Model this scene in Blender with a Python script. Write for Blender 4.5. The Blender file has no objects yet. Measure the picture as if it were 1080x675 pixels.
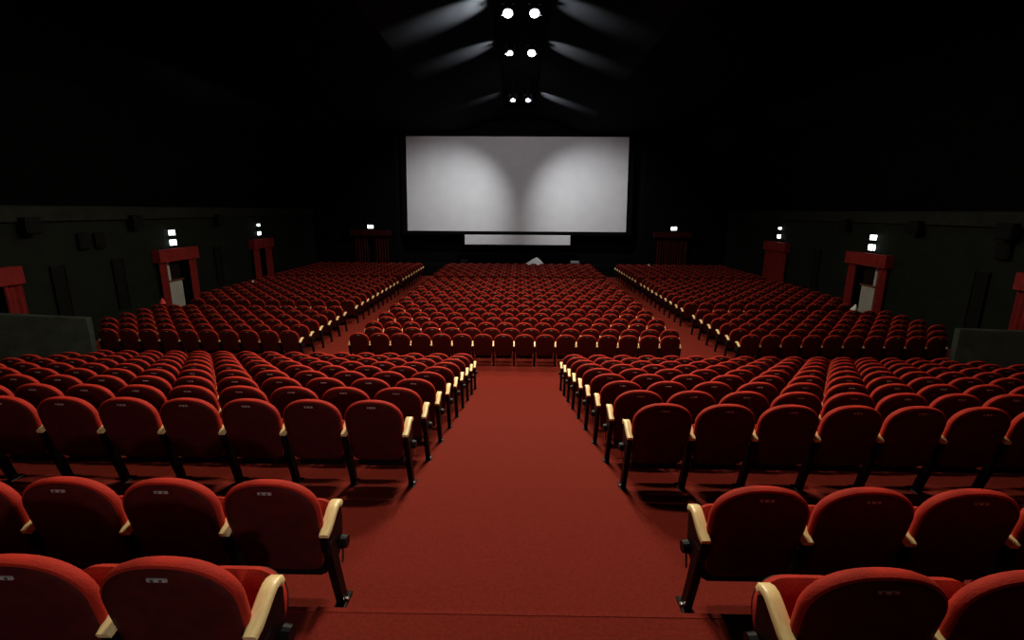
import bpy, math, random
import numpy as np
from mathutils import Matrix, Vector

random.seed(7)
S = bpy.context.scene
COL = S.collection
R = math.radians

# ------------------------------------------------------------------ camera, world, exposure
F_PX, PITCH, YAW, ROLL = 514.0, 12.7, 0.78, 0.35
cam_d = bpy.data.cameras.new('camera'); cam = bpy.data.objects.new('camera', cam_d); COL.objects.link(cam)
cam_d.sensor_width = 36.0; cam_d.lens = 36.0 * F_PX / 1080.0; cam_d.clip_end = 200; cam_d.clip_start = 0.05
cam.matrix_world = Matrix.Translation((0, 0, 4.0)) @ (Matrix.Rotation(R(YAW), 4, 'Z') @ Matrix.Rotation(R(90 - PITCH), 4, 'X') @ Matrix.Rotation(R(ROLL), 4, 'Z'))
S.camera = cam
w = bpy.data.worlds.new('world'); S.world = w; w.use_nodes = True
w.node_tree.nodes['Background'].inputs[0].default_value = (0, 0, 0, 1)
S.view_settings.view_transform = 'Standard'; S.view_settings.look = 'None'
S.view_settings.gamma = 1.0; S.view_settings.use_curve_mapping = False
S.view_settings.exposure = 0.0

WALLX = 13.7          # side walls
SCRY = 33.0           # wall behind the screen
PITCHX = 0.563        # seat spacing
HOUSE_W = 1350.0      # house lamp power

# lamps: (x, y, z, house power factor, ceiling spill factor)
LAMP_PAIRS = [(6.3, 0), (11.2, 0), (15.7, 1), (19.35, 1), (27.1, 1)]

def spot(name, loc, target, power, angle, blend=0.5, size=0.1, color=(1, 0.86, 0.64), parent=None):
    l = bpy.data.lights.new(name, 'SPOT'); l.energy = power; l.spot_size = R(angle); l.spot_blend = blend
    l.shadow_soft_size = size; l.color = color
    o = bpy.data.objects.new(name, l); COL.objects.link(o)
    d = Vector(target) - Vector(loc)
    o.matrix_world = Matrix.Translation(loc) @ d.to_track_quat('-Z', 'Y').to_matrix().to_4x4()
    if parent:
        o.parent = parent; o.matrix_parent_inverse = parent.matrix_world.inverted()
    return o

# ------------------------------------------------------------------ materials
def mat(name, color, rough=0.6, metal=0.0, noise=None, bump=None, sheen=0.0, spec=0.5, emit=None, color2=None, tint=None):
    m = bpy.data.materials.new(name); m.use_nodes = True
    nt = m.node_tree; b = nt.nodes['Principled BSDF']
    b.inputs['Base Color'].default_value = (*color, 1); b.inputs['Roughness'].default_value = rough
    b.inputs['Metallic'].default_value = metal; b.inputs['Specular IOR Level'].default_value = spec
    if sheen:
        b.inputs['Sheen Weight'].default_value = sheen; b.inputs['Sheen Roughness'].default_value = 0.4
        b.inputs['Sheen Tint'].default_value = (*(tint or color), 1)
    if emit:
        b.inputs['Emission Color'].default_value = (*emit[0], 1); b.inputs['Emission Strength'].default_value = emit[1]
    if noise or bump:
        tc = nt.nodes.new('ShaderNodeTexCoord')
    if noise:
        n = nt.nodes.new('ShaderNodeTexNoise'); n.inputs['Scale'].default_value = noise[0]; n.inputs['Detail'].default_value = 4
        if len(noise) > 2:
            mp = nt.nodes.new('ShaderNodeMapping'); mp.inputs['Scale'].default_value = noise[2]
            nt.links.new(tc.outputs['Object'], mp.inputs[0]); nt.links.new(mp.outputs[0], n.inputs['Vector'])
        else:
            nt.links.new(tc.outputs['Object'], n.inputs['Vector'])
        r = nt.nodes.new('ShaderNodeValToRGB')
        k = noise[1]; c2 = color2 or tuple(c * (1 - k) for c in color)
        r.color_ramp.elements[0].position = 0.3; r.color_ramp.elements[1].position = 0.7
        r.color_ramp.elements[0].color = (*c2, 1)
        r.color_ramp.elements[1].color = (*[min(1, c * (1 + k * 0.6)) for c in color], 1)
        nt.links.new(n.outputs['Fac'], r.inputs[0]); nt.links.new(r.outputs[0], b.inputs['Base Color'])
    if bump:
        n2 = nt.nodes.new('ShaderNodeTexNoise'); n2.inputs['Scale'].default_value = bump[0]; n2.inputs['Detail'].default_value = 2
        nt.links.new(tc.outputs['Object'], n2.inputs['Vector'])
        bp = nt.nodes.new('ShaderNodeBump'); bp.inputs['Strength'].default_value = bump[1]; bp.inputs['Distance'].default_value = 0.01
        nt.links.new(n2.outputs['Fac'], bp.inputs['Height']); nt.links.new(bp.outputs[0], b.inputs['Normal'])
    return m

M = {
    'velvet': mat('red_velvet', (0.40, 0.022, 0.011), 0.8, noise=(9, 0.25), bump=(140, 0.25), sheen=0.25, spec=0.2),
    'shell': mat('dark_red_back_cloth', (0.062, 0.006, 0.0045), 0.7, noise=(14, 0.25), spec=0.2),
    'black': mat('black_metal', (0.003, 0.003, 0.0035), 0.45, noise=(30, 0.3), spec=0.15),
    'pan': mat('black_plastic', (0.005, 0.004, 0.004), 0.6, noise=(20, 0.3), spec=0.15),
    'wood': mat('beech_wood', (0.95, 0.72, 0.36), 0.32, noise=(6, 0.14, (12, 1.2, 6)), spec=0.5),
    'plate': mat('plate_metal', (0.55, 0.54, 0.52), 0.35, metal=0.3, noise=(60, 0.4)),
    'mark': mat('plate_marks', (0.04, 0.04, 0.04), 0.6, noise=(50, 0.3)),
    'chrome': mat('chrome', (0.7, 0.7, 0.72), 0.2, metal=1.0, noise=(20, 0.1)),
    'carpet': mat('red_carpet', (0.155, 0.0145, 0.0090), 0.95, noise=(45, 0.24), bump=(220, 0.6), spec=0.1, sheen=0.45, tint=(0.9, 0.16, 0.09)),
    'nosing': mat('carpet_edge', (0.17, 0.016, 0.010), 0.9, noise=(60, 0.25), spec=0.1),
    'wall': mat('dark_wall', (0.0048, 0.0070, 0.0050), 0.9, noise=(2.5, 0.35), bump=(30, 0.3), spec=0.15),
    'cornice': mat('cornice_grey', (0.010, 0.012, 0.0098), 0.9, noise=(3, 0.4), spec=0.15),
    'lowwall': mat('grey_green_low_wall', (0.035, 0.045, 0.038), 0.9, noise=(3, 0.3), spec=0.15),
    'ceil': mat('black_ceiling_cloth', (0.0028, 0.0028, 0.0030), 0.95, noise=(1.2, 0.3), spec=0.02),
    'blackwall': mat('black_drape', (0.004, 0.004, 0.004), 0.95, noise=(3, 0.3), spec=0.05),
    'screen': mat('screen_white', (0.80, 0.80, 0.81), 0.85, noise=(1.3, 0.04), spec=0.1),
    'curtain': mat('red_curtain', (0.17, 0.010, 0.009), 0.8, noise=(5, 0.25), sheen=0.3, spec=0.2),
    'stagedrape': mat('darker_stage_drape', (0.045, 0.004, 0.004), 0.85, noise=(5, 0.25), sheen=0.1, spec=0.1),  # doorway curtain red at a much darker base colour
    'door': mat('door_white', (0.32, 0.33, 0.31), 0.5, noise=(6, 0.1)),
    'glass': mat('dark_glass', (0.006, 0.007, 0.007), 0.15, noise=(4, 0.2)),
    'bar': mat('brown_bar', (0.12, 0.035, 0.02), 0.4, noise=(20, 0.3)),
    'lens': mat('lamp_lens', (1, 1, 1), 0.3, emit=((0.85, 0.94, 1.0), 15.0), noise=(10, 0.05)),
    'sign': mat('sign_lit', (1, 1, 1), 0.4, emit=((0.85, 1.0, 0.95), 6.0), noise=(10, 0.05)),
    'grey': mat('grey_plastic', (0.25, 0.25, 0.25), 0.6, noise=(10, 0.2)),
    'cloth': mat('white_cloth', (0.75, 0.75, 0.75), 0.9, noise=(4, 0.1)),
    'redcloth': mat('bright_red_cloth', (0.65, 0.06, 0.05), 0.8, noise=(10, 0.25)),
    'grille': mat('speaker_grille', (0.004, 0.004, 0.004), 0.8, noise=(40, 0.4), spec=0.1),
}

# ------------------------------------------------------------------ mesh helpers
class MB:
    def __init__(s): s.v = []; s.f = []; s.mi = []
    def poly(s, pts, mi=0):
        b = len(s.v); s.v += [tuple(p) for p in pts]; s.f.append(list(range(b, b + len(pts)))); s.mi.append(mi)
    def box(s, c, d, mi=0, rot=None):
        b = len(s.v); hx, hy, hz = d[0] / 2, d[1] / 2, d[2] / 2
        for x, y, z in ((-1,-1,-1),(1,-1,-1),(1,1,-1),(-1,1,-1),(-1,-1,1),(1,-1,1),(1,1,1),(-1,1,1)):
            p = Vector((x * hx, y * hy, z * hz))
            if rot: p = rot @ p
            s.v.append((c[0] + p.x, c[1] + p.y, c[2] + p.z))
        for q in ((0,3,2,1),(4,5,6,7),(0,1,5,4),(1,2,6,5),(2,3,7,6),(3,0,4,7)):
            s.f.append([b + i for i in q]); s.mi.append(mi)
        return s
    def bbox(s, c, d, bev=0.006, mi=0):
        """box with chamfered edges"""
        hx, hy, hz = d[0] / 2, d[1] / 2, d[2] / 2; e = min(bev, hx * .9, hy * .9, hz * .9)
        def ring(ix, iy, z): # octagon
            x, y = hx - ix, hy - iy
            return [(x - e, -y), (x, -y + e), (x, y - e), (x - e, y), (-x + e, y), (-x, y - e), (-x, -y + e), (-x + e, -y)]
        L = []
        for z, i in ((-hz, e), (-hz + e, 0), (hz - e, 0), (hz, e)):
            L.append([(c[0] + p[0], c[1] + p[1], c[2] + z) for p in ring(i, i, z)])
        s.loft(L, mi); return s
    def loft(s, rings, mi=0, caps=True, flip=False):
        n = len(rings[0]); b = len(s.v)
        for r in rings: s.v += [tuple(p) for p in r]
        for k in range(len(rings) - 1):
            for i in range(n):
                j = (i + 1) % n
                q = [b + k * n + i, b + k * n + j, b + (k + 1) * n + j, b + (k + 1) * n + i]
                s.f.append(q[::-1] if flip else q); s.mi.append(mi)
        if caps:
            q = [b + i for i in range(n)][::-1]; s.f.append(q[::-1] if flip else q); s.mi.append(mi)
            q = [b + (len(rings) - 1) * n + i for i in range(n)]; s.f.append(q[::-1] if flip else q); s.mi.append(mi)
        return s
    def extrude_x(s, prof, x0, x1, e=0.006, mi=0):
        """closed (y,z) profile extruded along x, chamfered a little"""
        cy = sum(p[0] for p in prof) / len(prof); cz = sum(p[1] for p in prof) / len(prof)
        def ins(k): 
            out = []
            for y, z in prof:
                d = math.hypot(y - cy, z - cz) or 1
                out.append((y - (y - cy) / d * k, z - (z - cz) / d * k))
            return out
        L = []
        for x, k in ((x0, e), (x0 + e, 0), (x1 - e, 0), (x1, e)):
            L.append([(x, y, z) for y, z in ins(k)])
        s.loft(L, mi); return s
    def cyl(s, c, axis, r, h, n=16, mi=0, r2=None):
        a = Vector(axis).normalized(); u = a.orthogonal().normalized(); v = a.cross(u)
        L = []
        for t, rr in ((-h / 2, r), (h / 2, r if r2 is None else r2)):
            L.append([Vector(c) + a * t + u * (rr * math.cos(2 * math.pi * i / n)) + v * (rr * math.sin(2 * math.pi * i / n)) for i in range(n)])
        s.loft(L, mi); return s
    def mesh(s, name, mats, smooth=False, fix=True):
        me = bpy.data.meshes.new(name); me.from_pydata(s.v, [], s.f)
        for m in (mats if isinstance(mats, (list, tuple)) else [mats]): me.materials.append(M[m])
        me.polygons.foreach_set('material_index', s.mi)
        if fix:
            import bmesh
            bm = bmesh.new(); bm.from_mesh(me); bmesh.ops.recalc_face_normals(bm, faces=bm.faces); bm.to_mesh(me); bm.free()
        if smooth:
            me.polygons.foreach_set('use_smooth', [True] * len(me.polygons))
            try: me.set_sharp_from_angle(angle=R(50))
            except Exception: pass
        me.update(); return me

def obj(name, me, parent=None, loc=None):
    o = bpy.data.objects.new(name, me); COL.objects.link(o)
    if parent is not None: o.parent = parent
    if loc: o.location = loc
    return o
def tag(o, label=None, cat=None, group=None, kind=None):
    if label: o['label'] = label
    if cat: o['category'] = cat
    if group: o['group'] = group
    if kind: o['kind'] = kind
    return o
def empty(name, loc, label, cat, group=None):
    o = bpy.data.objects.new(name, None); COL.objects.link(o); o.location = loc; o.empty_display_size = 0.1
    return tag(o, label, cat, group)
def structure(name, me): return tag(obj(name, me), kind='structure')

# ------------------------------------------------------------------ floor
STEP_Y, PLAT_Z = 2.32, 1.80
FZ = -0.22
PROFILE = [(STEP_Y, 1.64), (4.25, 1.385), (11.1, FZ), (SCRY + 0.3, FZ)]
def floor_z(y):
    if y < STEP_Y: return PLAT_Z
    for (y0, z0), (y1, z1) in zip(PROFILE, PROFILE[1:]):
        if y <= y1: return z0 + (z1 - z0) * (y - y0) / (y1 - y0)
    return FZ
fb = MB(); W = WALLX + 2.0
prof = [(-6.0, PLAT_Z), (STEP_Y, PLAT_Z)] + PROFILE
for (y0, z0), (y1, z1) in zip(prof, prof[1:]):
    fb.poly([(-W, y0, z0), (W, y0, z0), (W, y1, z1), (-W, y1, z1)])
fb.poly([(-W, -6, -0.6), (W, -6, -0.6), (W, SCRY + .3, -0.6), (-W, SCRY + .3, -0.6)])
structure('floor', fb.mesh('floor', 'carpet', fix=False))
nb = MB().bbox((0, STEP_Y - 0.02, PLAT_Z - 0.012), (2 * WALLX, 0.05, 0.03), 0.01)
structure('trim_1', nb.mesh('trim', 'nosing'))

# ------------------------------------------------------------------ walls with door openings, ceiling
EAVE, TROUGH_X, RIDGE_Z = 4.05, 0.95, 9.92
DOORS = {-1: [(11.0, 12.95), (18.05, 20.3), (24.7, 26.7)], 1: [(11.3, 13.3), (18.05, 20.3), (25.0, 27.2)]}
DOOR_H = 2.1
for sgn, nm in ((-1, 'wall_left'), (1, 'wall_right')):
    b = MB(); ys = [-6.0]
    for a, c in DOORS[sgn]: ys += [a + 0.25, c - 0.25]
    ys.append(SCRY + 0.3)
    x = sgn * (WALLX + 0.15)
    for k in range(0, len(ys), 2):
        b.box((x, (ys[k] + ys[k + 1]) / 2, 1.75), (0.3, ys[k + 1] - ys[k], 4.6))
    for k in range(1, len(ys) - 1, 2):
        b.box((x, (ys[k] + ys[k + 1]) / 2, (DOOR_H + EAVE) / 2), (0.3, ys[k + 1] - ys[k], EAVE - DOOR_H))
    structure(nm, b.mesh(nm, 'wall'))
    # corridor behind the openings
    c = MB(); xc = sgn * (WALLX + 1.5)
    for a, d in DOORS[sgn]:
        c.poly([(xc, a, 0), (xc, d, 0), (xc, d, 2.4), (xc, a, 2.4)])
        for yy in (a, d): c.poly([(xc, yy, 0), (x, yy, 0), (x, yy, 2.4), (xc, yy, 2.4)])
        c.poly([(xc, a, 2.4), (x, a, 2.4), (x, d, 2.4), (xc, d, 2.4)])
    structure('wall_corridor_' + ('left' if sgn < 0 else 'right'), c.mesh('corridor', 'blackwall', fix=False))
    t = MB().bbox((sgn * (WALLX - 0.05), 13.5, EAVE - 0.24), (0.1, 39.0, 0.42), 0.02)
    structure('trim_2' if sgn < 0 else 'trim_3', t.mesh('cornice', 'cornice'))
b = MB().box((0, -6.15, 5), (2 * WALLX + 1, 0.3, 12)); structure('wall_back', b.mesh('wall_back', 'wall'))
b = MB().box((0, SCRY + 1.15, 5), (2 * WALLX + 1, 0.3, 12)); [b.box((q * 11.0, SCRY + 0.35, 5), (6.0, 1.2, 12)) for q in (-1, 1)]; structure('wall_front', b.mesh('wall_front', 'blackwall'))
b = MB()
half_cs = [(TROUGH_X, RIDGE_Z + 0.6), (TROUGH_X, RIDGE_Z), (4.1, 8.97), (9.6, 8.96), (11.9, 7.2), (WALLX + .3, EAVE - .1)]
cs = [(-x, z) for x, z in half_cs[::-1]] + half_cs
for (x0, z0), (x1, z1) in zip(cs, cs[1:]):
    b.poly([(x0, -6.3, z0), (x1, -6.3, z1), (x1, SCRY + 1.3, z1), (x0, SCRY + 1.3, z0)])
structure('ceiling', b.mesh('ceiling', 'ceil', fix=False))

# low side walls between the near seats and the far side blocks
for sgn in (-1, 1):
    x0, x1 = sgn * 11.62, sgn * WALLX
    b = MB(); z0, z1 = (1.10, 1.45) if sgn < 0 else (1.02, 1.17)
    L = []
    for x, z, y in ((x0, z0, 12.62), (x1, z1, 11.6)):
        L.append([(x, y, -0.3), (x, y + .16, -0.3), (x, y + .16, z - .02), (x, y + .14, z), (x, y + .02, z), (x, y, z - .02)])
    b.loft(L)
    structure('wall_low_' + ('left' if sgn < 0 else 'right'), b.mesh('low_wall', 'lowwall'))

# stage under the screen
b = MB().box((0, 32.35, 0.1), (2 * WALLX, 1.3, 0.76))
structure('stage', b.mesh('stage', 'blackwall'))

# ------------------------------------------------------------------ screen
def screen():
    t = empty('cinema_screen', (-0.19, SCRY, 2.62), 'huge pale grey cinema screen hanging on the black end wall', 'screen')
    wb, wt, h, tilt = 14.55 / 2, 14.62 / 2, 6.08, 0.75
    m = MB(); n = 40
    xs = np.linspace(-1, 1, n)
    front, back = [], []
    for r in range(13):
        k = r / 12; row = []
        for u in xs:
            zz = k * h; half = wb + (wt - wb) * k
            row.append((u * half, tilt * k - 0.10 * (u * u) * 0 , zz))
        front.append(row)
    for off, fl in ((0.0, False), (0.06, True)):
        base = len(m.v)
        for row in front: m.v += [(p[0], p[1] + off, p[2]) for p in row]
        for r in range(12):
            for i in range(n - 1):
                q = [base + r * n + i, base + r * n + i + 1, base + (r + 1) * n + i + 1, base + (r + 1) * n + i]
                m.f.append(q[::-1] if fl else q); m.mi.append(0)
    obj('screen_surface', m.mesh('screen_surface', 'screen', fix=False), t)
    f = MB()
    for sx in (-1, 1):
        f.loft([[(sx * (wb + .0), -.03, -.1), (sx * (wb + .35), -.03, -.1), (sx * (wb + .35), .1, -.1), (sx * wb, .1, -.1)],
                [(sx * (wt + .0), tilt - .03, h + .1), (sx * (wt + .35), tilt - .03, h + .1), (sx * (wt + .35), tilt + .1, h + .1), (sx * wt, tilt + .1, h + .1)]])
    f.box((0, .035, -.12), (2 * wb + .7, .13, .24)); f.box((0, tilt + .035, h + .12), (2 * wt + .7, .13, .24))
    obj('masking_border', f.mesh('masking_border', 'blackwall'), t)
screen()
m = MB().bbox((0, 0, 0.325), (7.05, 0.06, 0.65), 0.015)
tag(obj('pale_panel', m.mesh('pale_panel', 'screen'), loc=(-0.12, SCRY - .1, 1.74)), 'long narrow pale panel just below the big screen', 'panel')

# ------------------------------------------------------------------ seats
def back_outline(narch):
    L = 0.64
    right = [(0.16, 0.0), (0.212, 0.012), (0.234, 0.05), (0.249, 0.14), (0.260, 0.25), (0.267, 0.36)]
    for i in range(narch):
        a = math.pi / 2 * (i + 0.6) / (narch + 0.1)
        e = 2 / 2.3
        right.append((0.268 * math.cos(a) ** e, 0.43 + (L - 0.43) * math.sin(a) ** e))
    return right + [(0, L)] + [(-x, s) for x, s in right[::-1]]
AL = R(11)
def place(x, s, t): # s up the reclined back, t forward
    return (x, 0.122 - s * math.sin(AL) + t * math.cos(AL), 0.32 + s * math.cos(AL) + t * math.sin(AL))
def layers(outline, lay, bulge=0):
    out = []
    for t, k in lay:
        sx = 1 - k / 0.268; sc = 1 - k / 0.32
        out.append([place(x * sx, 0.32 + (s - 0.32) * sc, t) for x, s in outline])
    return out
def seat_pts(x, u, t): # u up the folded seat, t away from the backrest
    a = R(23)
    return (x, 0.265 + u * math.sin(a) + t * math.cos(a), 0.265 + u * math.cos(a) - t * math.sin(a))
def rrect(hw, h, r, n=4):
    pts = []
    for cx, cy, a0 in ((hw - r, h - r, 0), (-hw + r, h - r, 90), (-hw + r, r, 180), (hw - r, r, 270)):
        for i in range(n): 
            a = R(a0 + 90 * i / (n - 1)); pts.append((cx + r * math.cos(a), cy + r * math.sin(a)))
    return pts
ARM = [(y_, z_ + .02) for y_, z_ in [(.030, .598), (.07, .616), (.12, .643), (.17, .671), (.205, .684), (.24, .684), (.27, .670), (.288, .640)]]
def build_parts(hi):
    P = {}
    o = back_outline(9 if hi else 4)
    lay = [(0.0, .016), (.005, .004), (.018, 0), (.038, .002), (.056, .014), (.068, .045), (.074, .10)] if hi else [(0.0, .015), (.012, 0), (.045, .003), (.07, .05)]
    m = MB(); m.loft(layers(o, lay)); P['backrest'] = (m, ['velvet'])
    lay = [(.003, .013), (-.004, .017), (-.011, .045), (-.015, .11)] if hi else [(.002, .016), (-.010, .05)]
    o2 = [(x * (1.025 if s < .2 else 1.0), s - (.016 if s < .1 else 0)) for x, s in o]
    m = MB(); m.loft(layers(o2, lay)); P['back_shell'] = (m, ['shell'])
    m = MB()
    c = place(0, 0.585, -0.0135)
    rot = Matrix.Rotation(AL, 3, 'X')
    m.box(c, (0.074, 0.006, 0.016), 0, rot)
    if hi:
        for dx in (-.018, .014):
            cc = place(dx, 0.585, -0.0165); m.box(cc, (0.012, 0.003, 0.010), 1, rot)
    P['number_plate'] = (m, ['plate', 'mark'])
    ro = rrect(0.236, 0.355, 0.15, 7 if hi else 3)
    m = MB(); L = []
    for t, k in ([(0, .08), (.008, .03), (.028, 0), (.07, 0)] if hi else [(0, .06), (.025, 0), (.07, 0)]):
        L.append([seat_pts(x * (1 - k / .236), 0.17 + (y - 0.17) * (1 - k / .17), t) for x, y in ro])
    m.loft(L); P['seat'] = (m, ['velvet'])
    m = MB(); L = []
    for t, k in ((.070, .004), (.095, .006), (.105, .03)):
        L.append([seat_pts(x * (1 - k / .236), 0.17 + (y - 0.17) * (1 - k / .17), t) for x, y in ro])
    m.loft(L); P['seat_pan'] = (m, ['pan'])
    m = MB(); m.bbox((0, 0.225, 0.29), (0.43, 0.10, 0.14), 0.02); P['hinge_housing'] = (m, ['pan'])
    # armrest etc. around x = 0
    m = MB(); L = []
    th = 0.030
    for i, (y, z) in enumerate(ARM):
        a = ARM[max(0, i - 1)]; c2 = ARM[min(len(ARM) - 1, i + 1)]
        ty, tz = c2[0] - a[0], c2[1] - a[1]; d = math.hypot(ty, tz); ny, nz = -tz / d, ty / d
        hw = 0.031 if 0 < i < len(ARM) - 1 else 0.026
        if i == 0: hw = 0.026
        sec = [(-hw, -th), (hw, -th), (hw, -.006), (hw - .007, 0), (-hw + .007, 0), (-hw, -.006)]
        L.append([(x, y + ny * q, z + nz * q) for x, q in sec])
    m.loft(L); P['armrest'] = (m, ['wood'])
    m = MB(); m.extrude_x([(.04, .575), (.07, .588), (.12, .614), (.17, .642), (.21, .654), (.25, .650), (.275, .63), (.27, .52), (.25, .42), (.18, .37), (.10, .42), (.05, .48)], -.020, .020, .006)
    P['side_panel'] = (m, ['black'])
    m = MB(); m.extrude_x([(.055, .54), (.135, .54), (.185, .30), (.257, .02), (.270, .0), (.185, .0), (.19, .02), (.120, .26)], -.024, .024, .006)
    if hi: m.bbox((0, .235, .006), (.075, .15, .012), .004)
    P['leg'] = (m, ['black'])
    m = MB(); m.cyl((.028, .235, .016), (0, 0, 1), .012, .014, 8); P['foot_bolt'] = (m, ['chrome'])
    m = MB(); m.cyl((.038, .235, .425), (1, 0, 0), .042, .036, 14, r2=.036); P['hinge_cap'] = (m, ['black'])
    m = MB(); m.box((.036, .205, .37), (.012, .012, .11), 0, Matrix.Rotation(R(-14), 3, 'X')); P['hinge_strip'] = (m, ['chrome'])
    return P
HI, LO = build_parts(True), build_parts(False)
SMOOTH = {'backrest', 'back_shell', 'seat', 'armrest', 'seat_pan'}
ME = {k: p.mesh(k, mm, smooth=k in SMOOTH) for k, (p, mm) in HI.items()}
def mirrored(k):
    p, mm = HI[k]; q = MB(); q.v = [(-x, y, z) for x, y, z in p.v]; q.f = [f[::-1] for f in p.f]; q.mi = p.mi
    return q.mesh(k, mm)
for k in ('hinge_cap', 'hinge_strip', 'foot_bolt'): ME[k + '_m'] = mirrored(k)

ORD = ['zeroth', 'first', 'second', 'third', 'fourth', 'fifth', 'sixth', 'seventh', 'eighth', 'ninth', 'tenth', 'eleventh', 'twelfth',
       'thirteenth', 'fourteenth', 'fifteenth', 'sixteenth', 'seventeenth', 'eighteenth', 'nineteenth', 'twentieth', 'twenty-first',
       'twenty-second', 'twenty-third', 'twenty-fourth', 'twenty-fifth', 'twenty-sixth', 'twenty-seventh']

def add_side(root, side, x, aisle):
    a = obj('armrest', ME['armrest'], root, (x, 0, 0))
    obj('side_panel', ME['side_panel'], root, (x, 0, 0))
    lg = obj('leg', ME['leg'], root, (x, 0, 0))
    if aisle:
        sfx = '' if side > 0 else '_m'
        obj('foot_bolt', ME['foot_bolt' + sfx], lg)
        hc = obj('hinge_cap', ME['hinge_cap' + sfx], root, (x, 0, 0)); obj('hinge_strip', ME['hinge_strip' + sfx], hc)
def make_seat(s):
    root = empty('cinema_chair', (s['x'], s['y'], s['z']), s['label'], 'chair', 'rows of red cinema chairs')
    br = obj('backrest', ME['backrest'], root); obj('back_shell', ME['back_shell'], br); obj('number_plate', ME['number_plate'], br)
    st = obj('seat', ME['seat'], root); obj('seat_pan', ME['seat_pan'], st); obj('hinge_housing', ME['hinge_housing'], st)
    add_side(root, s['side'], s['side'] * PITCHX / 2, s['first'])
    if s['last']: add_side(root, -s['side'], -s['side'] * PITCHX / 2, s['ends'])
    return root

SEATS = []
def row(y, x_in, n, side, rowno, block, where, ends=False):
    """x_in: armrest line of the first seat, seats run away from it; side: sign of the first armrest"""
    for i in range(n):
        xc = x_in - side * PITCHX * (i + 0.5)
        lab = 'red cinema chair, %s %s, %s row of %s block' % (ORD[i + 1], where, ORD[rowno], block)
        SEATS.append(dict(x=xc, y=y, z=floor_z(y + 0.22), side=side, first=(i == 0), last=(i == n - 1), ends=ends, label=lab))
for side, nm in ((1, 'left'), (-1, 'right')):   # side = armrest towards the aisle; left block has it at +x
    k = -side
    row(1.49, -1.012 if side > 0 else 1.035, 7, side, 1, 'raised nearest ' + nm, 'from centre aisle')
    row(2.34, -1.08 if side > 0 else 1.05, 9, side, 2, 'raised nearest ' + nm, 'from centre aisle')
    for r in range(9):
        row(4.05 + 0.85 * r, k * 1.025, 16, side, r + 1, 'near ' + nm, 'from centre aisle')
    for r in range(25):
        y = 12.93 + .70 * r if r < 6 else (17.68 + .70 * (r - 6) if r < 16 else 25.2 + .68 * (r - 16))
        n = 10 if r == 0 else 11 if r == 1 else 12
        if r in (6, 7): n = 11
        row(y, k * 6.07, n, side, r + 1, 'far ' + nm, 'from side aisle')
for r in range(26):
    y = 12.72 + .70 * r if r < 17 else 25.2 + .68 * (r - 17)
    sh = -.115 if r % 2 == 0 else .08
    row(y, -8 * PITCHX + sh, 16, -1, r + 1, 'far middle', 'from left', True)

CI = cam.matrix_world.inverted()
def project(p):
    q = CI @ Vector(p); d = -q.z
    return 540 + F_PX * q.x / d, 337.5 - F_PX * q.y / d, d
for s in SEATS:
    u, v, d = project((s['x'], s['y'], s['z'] + 0.75)); s['u'], s['v'], s['d'] = u, v, d
    half = F_PX * 0.28 / max(d, .1)
    s['in'] = d > 0.3 and -half < u < 1080 + half and v < 675 + 1.0 * half
    s['near_out'] = (not s['in']) and s['y'] < 11.5 and d > 0.3 and abs(u - 540) < 540 + F_PX * 1.0 / d
vis = sorted([s for s in SEATS if s['in']], key=lambda s: s['d'])
single = vis[:300]
ids = set(id(s) for s in single)
for s in single: make_seat(s)
extra = [s for s in SEATS if s['near_out']]
for s in extra: make_seat(s)
ids |= set(id(s) for s in extra)

# the remaining far seats: one object
MATS = ['velvet', 'shell', 'plate', 'pan', 'wood', 'black']
def joined(parts, offs):
    v, f, mi, b = [], [], [], 0
    for k, off in parts:
        p, mm = LO[k]
        v += [(x + off, y, z) for x, y, z in p.v]; f += [[i + b for i in q] for q in p.f]
        mi += [MATS.index(mm[j] if mm[j] in MATS else 'plate') for j in p.mi]; b = len(v)
    return np.array(v), f, mi
body = [(k, 0) for k in ('backrest', 'back_shell', 'number_plate', 'seat', 'seat_pan', 'hinge_housing')]
def chair_lo(side, last):
    parts = body + [(k, side * PITCHX / 2) for k in ('armrest', 'side_panel', 'leg')]
    if last: parts = parts + [(k, -side * PITCHX / 2) for k in ('armrest', 'side_panel', 'leg')]
    return joined(parts, 0)
cache = {}
AV, AF, AM, base = [], [], [], 0
rest = [s for s in SEATS if id(s) not in ids]
for s in rest:
    key = (s['side'], s['last'])
    if key not in cache: cache[key] = chair_lo(*key)
    v, f, mi = cache[key]
    AV.append(v + np.array([s['x'], s['y'], s['z']])); AF += [[i + base for i in q] for q in f]; AM += mi; base += len(v)
me = bpy.data.meshes.new('distant_chairs'); me.from_pydata(np.concatenate(AV).tolist(), [], AF)
for k in MATS: me.materials.append(M[k])
me.polygons.foreach_set('material_index', AM); me.update()
import bmesh
bm = bmesh.new(); bm.from_mesh(me); bmesh.ops.recalc_face_normals(bm, faces=bm.faces); bm.to_mesh(me); bm.free()
tag(obj('distant_chairs', me), 'receding mass of distant red cinema chairs before the screen', 'chairs', kind='stuff')
print('seats', len(SEATS), 'visible', len(vis), 'single', len(single), 'extra', len(extra), 'rest', len(rest))

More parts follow.
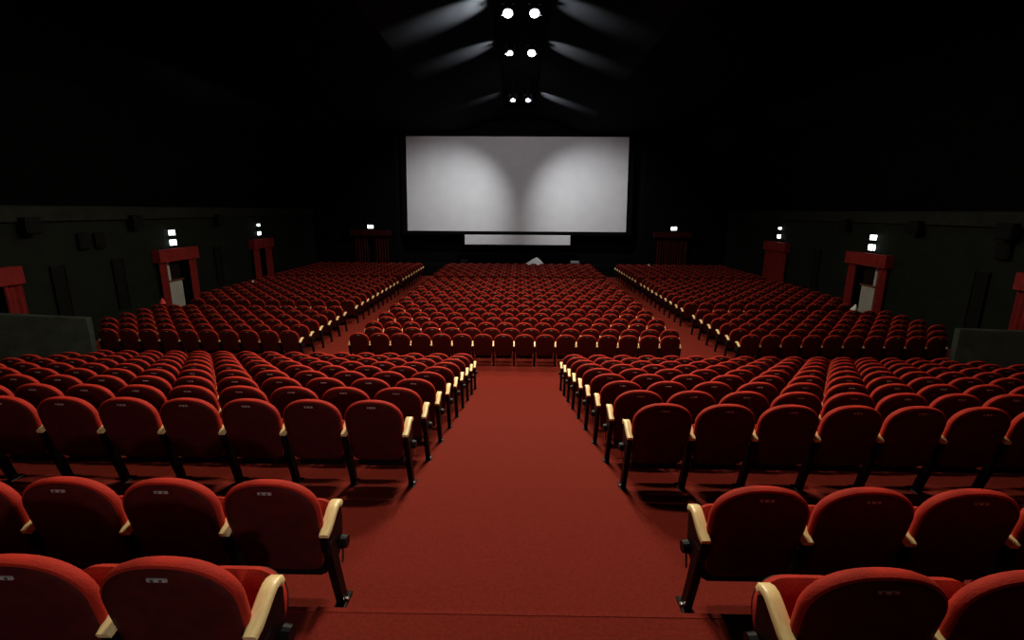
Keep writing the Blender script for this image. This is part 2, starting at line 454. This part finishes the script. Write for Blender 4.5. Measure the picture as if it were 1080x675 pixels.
# ------------------------------------------------------------------ doorways: curtains, pelmets, doors, lit signs
def pleated(y0, y1, z0, z1, npleat, depth=0.05, x=0.0):
    """pleated cloth hanging in the y-z plane, with thickness"""
    m = MB(); n = npleat * 8 + 1; cols = []
    for i in range(n):
        k = i / (n - 1); y = y0 + (y1 - y0) * k
        xx = x + depth * math.sin(2 * math.pi * npleat * k) + 0.35 * depth * math.sin(2 * math.pi * npleat * 0.37 * k + 1)
        cols.append((xx, y))
    ring0 = [(a, b) for a, b in cols] + [(a + 0.02, b) for a, b in cols[::-1]]
    L = []
    for z, fl in ((z0, 1.12), ((z0 + z1) / 2, 1.0), (z1, 0.85)):
        L.append([(x + (a - x) * fl, b, z) for a, b in ring0])
    m.loft(L); return m
def doorway_curtains(sgn, a, d, label, panels, ptop=2.45):
    yc = (a + d) / 2
    t = empty('doorway_curtains', (sgn * (WALLX - 0.16), yc, 0), label, 'curtains', 'red doorway curtains')
    h = (d - a) / 2
    m = MB(); n = int(h * 2 / 0.12); 
    front = []
    for i in range(n + 1):
        y = -h + 2 * h * i / n; front.append((-sgn * (0.14 + 0.012 * math.sin(i * 1.9)), y))
    ring = front + [(sgn * 0.14, h), (sgn * 0.14, -h)]
    L = []
    for z in (ptop - 0.46, ptop - 0.05, ptop): L.append([(x * (1.06 if z < ptop - .4 else 1), y, z) for x, y in ring])
    m.loft(L); obj('pelmet', m.mesh('pelmet', 'curtain'), t)
    for y0, y1 in panels:
        m = pleated(-h + y0 * 2 * h, -h + y1 * 2 * h, -.18, ptop - .42, max(3, int((y1 - y0) * 2 * h / 0.13)), 0.045)
        obj('drape', m.mesh('drape', 'curtain', smooth=True), t)
    return t
def lit_sign(loc, size, axis, label):
    t = empty('lit_sign', loc, label, 'sign')
    wd, hh = size; dpt = 0.07
    bx = MB(); fx = MB()
    if axis == 'y': # on the end wall, facing -y
        bx.bbox((0, 0, 0), (wd + .05, dpt, hh + .05), .01); fx.bbox((0, -dpt / 2 - .004, 0), (wd, .012, hh), .004)
    else:
        s = axis
        bx.bbox((0, 0, 0), (dpt, wd + .05, hh + .05), .01); fx.bbox((-s * (dpt / 2 + .004), 0, 0), (.012, wd, hh), .004)
        # side faces glow too: a box-shaped luminaire seen from the end
        fx.bbox((0, -wd / 2 - .03, 0), (dpt * .9, .02, hh), .004)
    obj('housing', bx.mesh('housing', 'grey'), t); obj('lit_face', fx.mesh('lit_face', 'sign'), t)
SIDE = {-1: 'left', 1: 'right'}
for sgn in (-1, 1):
    nm = SIDE[sgn]
    for j, (a, d) in enumerate(DOORS[sgn]):
        pos = ('nearest', 'middle', 'farthest')[j]
        if j == 0: pan = [(0.0, .25), (.75, 1.0)]
        elif j == 1: pan = [(0.03, .20), (.78, .97)]
        else: pan = [(0.03, .34), (.62, .97)] if sgn < 0 else [(0.03, .97)]
        doorway_curtains(sgn, a, d, 'red pelmet and drapes framing the %s doorway on the %s wall' % (pos, nm), pan)
        if j > 0:
            yc = (a + d) / 2; sz = (0.24, 0.21) if j == 1 else (0.17, 0.17)
            lit_sign((sgn * (WALLX - .06), yc + .05, 2.68 if j == 1 else 2.74), sz, sgn, 'white lit lamp right above the %s doorway pelmet on the %s wall' % (pos, nm))
            lit_sign((sgn * (WALLX - .06), yc + .05, 3.06 if j == 1 else 3.16), (0.22, .18) if j == 1 else (.11, .11), sgn, 'upper of two white signs over the %s doorway on the %s wall' % (pos, nm))
        # door leaf
        if j == 1:
            t = bpy.data.objects.new('door_%d' % (1 if sgn < 0 else 2), None); COL.objects.link(t); t['kind'] = 'structure'
            y0, y1 = a + .76, a + 1.5
            t.location = (sgn * (WALLX + .05), y0, 0)
            L = y1 - y0
            obj('lower_panel', MB().bbox((0, L / 2, .63), (.05, L, 1.08), .008).mesh('lower_panel', 'door'), t)
            obj('stile', MB().bbox((0, .06, 1.6), (.05, .13, .9), .008).mesh('stile', 'door'), t)
            obj('top_rail', MB().bbox((0, L / 2, 2.03), (.05, L, .05), .008).mesh('top_rail', 'black'), t)
            obj('glass_pane', MB().bbox((0, L / 2 + .06, 1.59), (.012, L - .13, .84), .003).mesh('glass_pane', 'glass'), t)
            obj('push_bar', MB().bbox((-sgn * .06, L / 2, 1.2), (.06, L + .12, .06), .012).mesh('push_bar', 'bar'), t)

for sgn, x, pw in ((-1, -9.85, 2.7), (1, 10.05, 2.5)):
    nm = SIDE[sgn]
    t = empty('stage_curtains', (x, SCRY - .42, .48), 'dark red curtains and pelmet beside the screen on the %s' % nm, 'curtains', 'curtains beside the screen')
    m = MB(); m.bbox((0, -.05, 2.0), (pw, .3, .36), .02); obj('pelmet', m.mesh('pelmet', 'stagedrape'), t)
    for y0, y1 in ((-pw * .42, -pw * .08), (pw * .08, pw * .42)) if sgn < 0 else ((-pw * .40, pw * .40),):
        p = pleated(y0, y1, .02, 1.85, max(4, int((y1 - y0) / .16)), .05)
        q = MB(); q.v = [(y, xx, z) for xx, y, z in p.v]; q.f = p.f; q.mi = p.mi
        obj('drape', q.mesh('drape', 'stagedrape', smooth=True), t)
    lit_sign((x + (0 if sgn < 0 else .1), SCRY - .286, 2.88), (.36, .2), 'y', 'white lit sign above the curtains beside the screen on the %s' % nm)

# ------------------------------------------------------------------ wall speakers and slots
def speaker(sgn, y, z, wd, hh, label, dp=0.3):
    t = empty('wall_speaker', (sgn * (WALLX - dp / 2 - .02), y, z), label, 'speaker', 'black speakers on the side walls')
    obj('cabinet', MB().bbox((0, 0, hh / 2), (dp, wd, hh), .02).mesh('cabinet', 'black'), t)
    obj('grille', MB().bbox((-sgn * (dp / 2 + .005), 0, hh / 2), (.02, wd * .86, hh * .86), .006).mesh('grille', 'grille'), t)
    obj('bracket', MB().box((sgn * dp / 2, 0, hh / 2), (.06, .12, .12)).mesh('bracket', 'black'), t)
speaker(-1, 13.5, 3.28, .45, .45, 'black speaker nearest the camera high on the left wall')
speaker(-1, 15.2, 2.72, .36, .5, 'nearer black box of the pair on the left wall', .12)
speaker(-1, 15.8, 2.72, .36, .5, 'farther black box of the pair on the left wall', .12)
speaker(-1, 17.3, 3.30, .42, .45, 'black speaker high on the left wall before the middle doorway')
speaker(-1, 22.2, 3.30, .42, .45, 'black speaker high on the left wall past the middle doorway')
speaker(1, 13.9, 3.28, .5, .45, 'black speaker nearest the camera high on the right wall')
speaker(1, 14.0, 2.72, .42, .45, 'lower black box under the nearest right wall speaker', .12)
speaker(1, 17.1, 3.28, .42, .45, 'black speaker high on the right wall before the middle doorway')
speaker(1, 20.8, 3.28, .42, .45, 'black speaker high on the right wall past the middle doorway')
for sgn, ys in ((-1, (14.2, 16.4, 22.0)), (1, (14.5, 22.6))):
    for q, y in enumerate(ys):
        t = empty('wall_slot_panel', (sgn * (WALLX - .03), y, .6), 'tall narrow black panel on the %s wall, %s from the camera' % (SIDE[sgn], ORD[q + 1]), 'panel', 'tall black wall panels')
        obj('board', MB().bbox((0, 0, .85), (.06, .42, 1.7), .01).mesh('board', 'grille'), t)
        for e in (-.22, .22): obj('edge_strip', MB().bbox((-sgn * .02, e, .85), (.07, .025, 1.74), .005).mesh('edge_strip', 'black'), t)

# ------------------------------------------------------------------ small things
def heap(name, rx, ry, h, material, seed, folds=7, nr=9, na=40):
    rnd = random.Random(seed); ph = [rnd.uniform(0, 6.28) for _ in range(4)]
    m = MB(); L = []
    for r in range(nr):
        k = r / (nr - 1)                 # 0 rim .. 1 top
        z = h * k ** 0.9; rad = (1 - k) ** 0.75
        row_ = []
        for i in range(na):
            a = 2 * math.pi * i / na
            f = 1 + 0.13 * math.sin(folds * a + ph[0]) + 0.09 * math.sin(3 * a + ph[1]) + .05 * math.sin(13 * a + ph[2])
            row_.append((rx * max(rad, .03) * f * math.cos(a) + .28 * rx * k, ry * max(rad, .03) * f * math.sin(a), max(0, z + 0.1 * h * math.sin(2 * a + ph[3]) * k * (1 - k) * 4)))
        L.append(row_)
    m.loft(L); return m.mesh(name, material, smooth=True)
tag(obj('white_sheet', heap('white_sheet', .6, .4, .5, 'cloth', 3), loc=(1.0, 32.2, .48)), 'crumpled white sheet heaped on the stage under the screen', 'sheet')
m = MB().bbox((0, 0, .22), (.55, .3, .16), .02); m.box((-.2, 0, .07), (.05, .2, .14)); m.box((.2, 0, .07), (.05, .2, .14))
tag(obj('grey_case', m.mesh('grey_case', 'grey'), loc=(3.65, 32.0, .48)), 'small grey case on the stage right of the white sheet', 'case')
m = MB().bbox((0, 0, .16), (.5, .3, .32), .03); m.bbox((0, 0, .34), (.2, .05, .05), .01)
tag(obj('dark_case', m.mesh('dark_case', 'pan'), loc=(-3.6, 32.0, .48)), 'dark case on the stage left of the white sheet', 'case')
tag(obj('red_bundle', heap('red_bundle', .11, .07, .2, 'redcloth', 5, 5, 7, 24), loc=(-12.4, 16.43 + .05, .75)), 'small bright red bundle on a seat back by the left doorway', 'bundle')
tag(obj('pink_bundle', heap('pink_bundle', .11, .07, .2, 'cloth', 8, 4, 7, 24), loc=(11.45, 16.43 + .05, .75)), 'small pale bundle on a seat back by the right doorway', 'bundle')

tag(obj('white_paper', heap('white_paper', .06, .05, .1, 'cloth', 11, 3, 5, 14), loc=(-12.15, 21.93, .72)), 'tiny white paper on a seat back before the farthest left doorway', 'paper')
tag(obj('white_paper', heap('white_paper', .07, .05, .12, 'cloth', 12, 3, 5, 14), loc=(7.95, 29.99, .72)), 'tiny white paper on a far seat back near the right stage curtains', 'paper')
# ------------------------------------------------------------------ ceiling lamps
SPILL = {(2, -1): 2.6, (2, 1): .6, (3, -1): .75, (3, 1): .8, (4, -1): .12, (4, 1): .9}
LENS = {(3, -1): .62, (4, -1): .7, (4, 1): .7}
HOUSE = {0: (.66, .36), 1: (1.0, .75), 2: (.8, .75), 3: (.7, .7), 4: (.06, .06)}
for j, (y, seen) in enumerate(LAMP_PAIRS):
    for sx in (-1, 1):
        x, z = sx * .385, 9.5
        n = ('nearest', 'middle', 'farthest')[j - 2] if seen else ('first', 'second')[j] + ' overhead'
        t = empty('ceiling_lamp', (x, y, z), '%s lamp of the %s pair on the black ceiling' % ('left' if sx < 0 else 'right', n), 'lamp', 'ceiling lamps')
        bpy.context.view_layer.update()
        m = MB(); m.cyl((0, 0.03, .16), (0, .5, .87), .17, .26, 20, r2=.12); m.cyl((0, .05, .7), (0, 0, 1), .02, .9, 8)
        obj('housing', m.mesh('housing', 'black', smooth=True), t)
        m = MB(); m.box((-.19, .03, .16), (.02, .05, .3)); m.box((.19, .03, .16), (.02, .05, .3)); m.box((0, .05, .32), (.4, .05, .02)); obj('yoke', m.mesh('yoke', 'black'), t)
        m = MB()
        L = []
        for k, rr in ((0, .145), (.02, .14), (.045, .11), (.06, .06)):
            rr *= LENS.get((j, sx), .95)
            c = Vector((0, -.035, .045)) + Vector((0, -.5, -.87)) * k; a = Vector((0, -.5, -.87)).normalized(); u_ = a.orthogonal().normalized(); v_ = a.cross(u_)
            L.append([c + u_ * rr * math.cos(6.2832 * i / 20) + v_ * rr * math.sin(6.2832 * i / 20) for i in range(20)])
        m.loft(L); obj('lens', m.mesh('lens', 'lens', smooth=True), t)
        spot('house_light', (x, y - .12, z - .12), (x + sx * 3.5, y - 1.5, 0), HOUSE_W * HOUSE[j][0 if sx < 0 else 1], 140, .6, .25, parent=t)
        if (j, sx) in SPILL:
            spot('spill_light', (x, y, z - .05), (x + sx * .95, y + .15, z + .28), 4600 * SPILL[(j, sx)], 62, .8, .05, (.85, .92, 1.0), parent=t)
        if j == 3:
            spot('screen_wash', (x, y + .25, z - .15), (0, SCRY, 5.0), 540, 84, .9, .1, (.94, .97, 1.0), parent=t)
        if j == 4:
            spot('screen_light', (x, y + .25, z - .15), (sx * 5.3, SCRY, 3.2), 1550, 71, 1.0, .1, (.98, .99, 1.0), parent=t)

# ------------------------------------------------------------------ unseen fill light added behind the camera to lift the left seat backs
t = empty('added_back_light', (4.6, -5.98, 5.6), 'added unseen window in the back wall behind the seats', 'light')
bpy.context.view_layer.update()
m = MB()
for q in (-1, 1): m.bbox((q * .32, 0, 0), (.08, .12, .5), .01); m.bbox((0, 0, q * .24), (.64, .12, .08), .01)
obj('fill_frame', m.mesh('fill_frame', 'grey'), t)
obj('fill_panel', MB().bbox((0, -.01, 0), (.58, .03, .42), .01).mesh('fill_panel', 'sign'), t)
spot('fill_spot', (4.6, -5.85, 5.6), (-8.5, 10.0, .8), 750, 33, .9, .2, (1, .97, .92), parent=t)
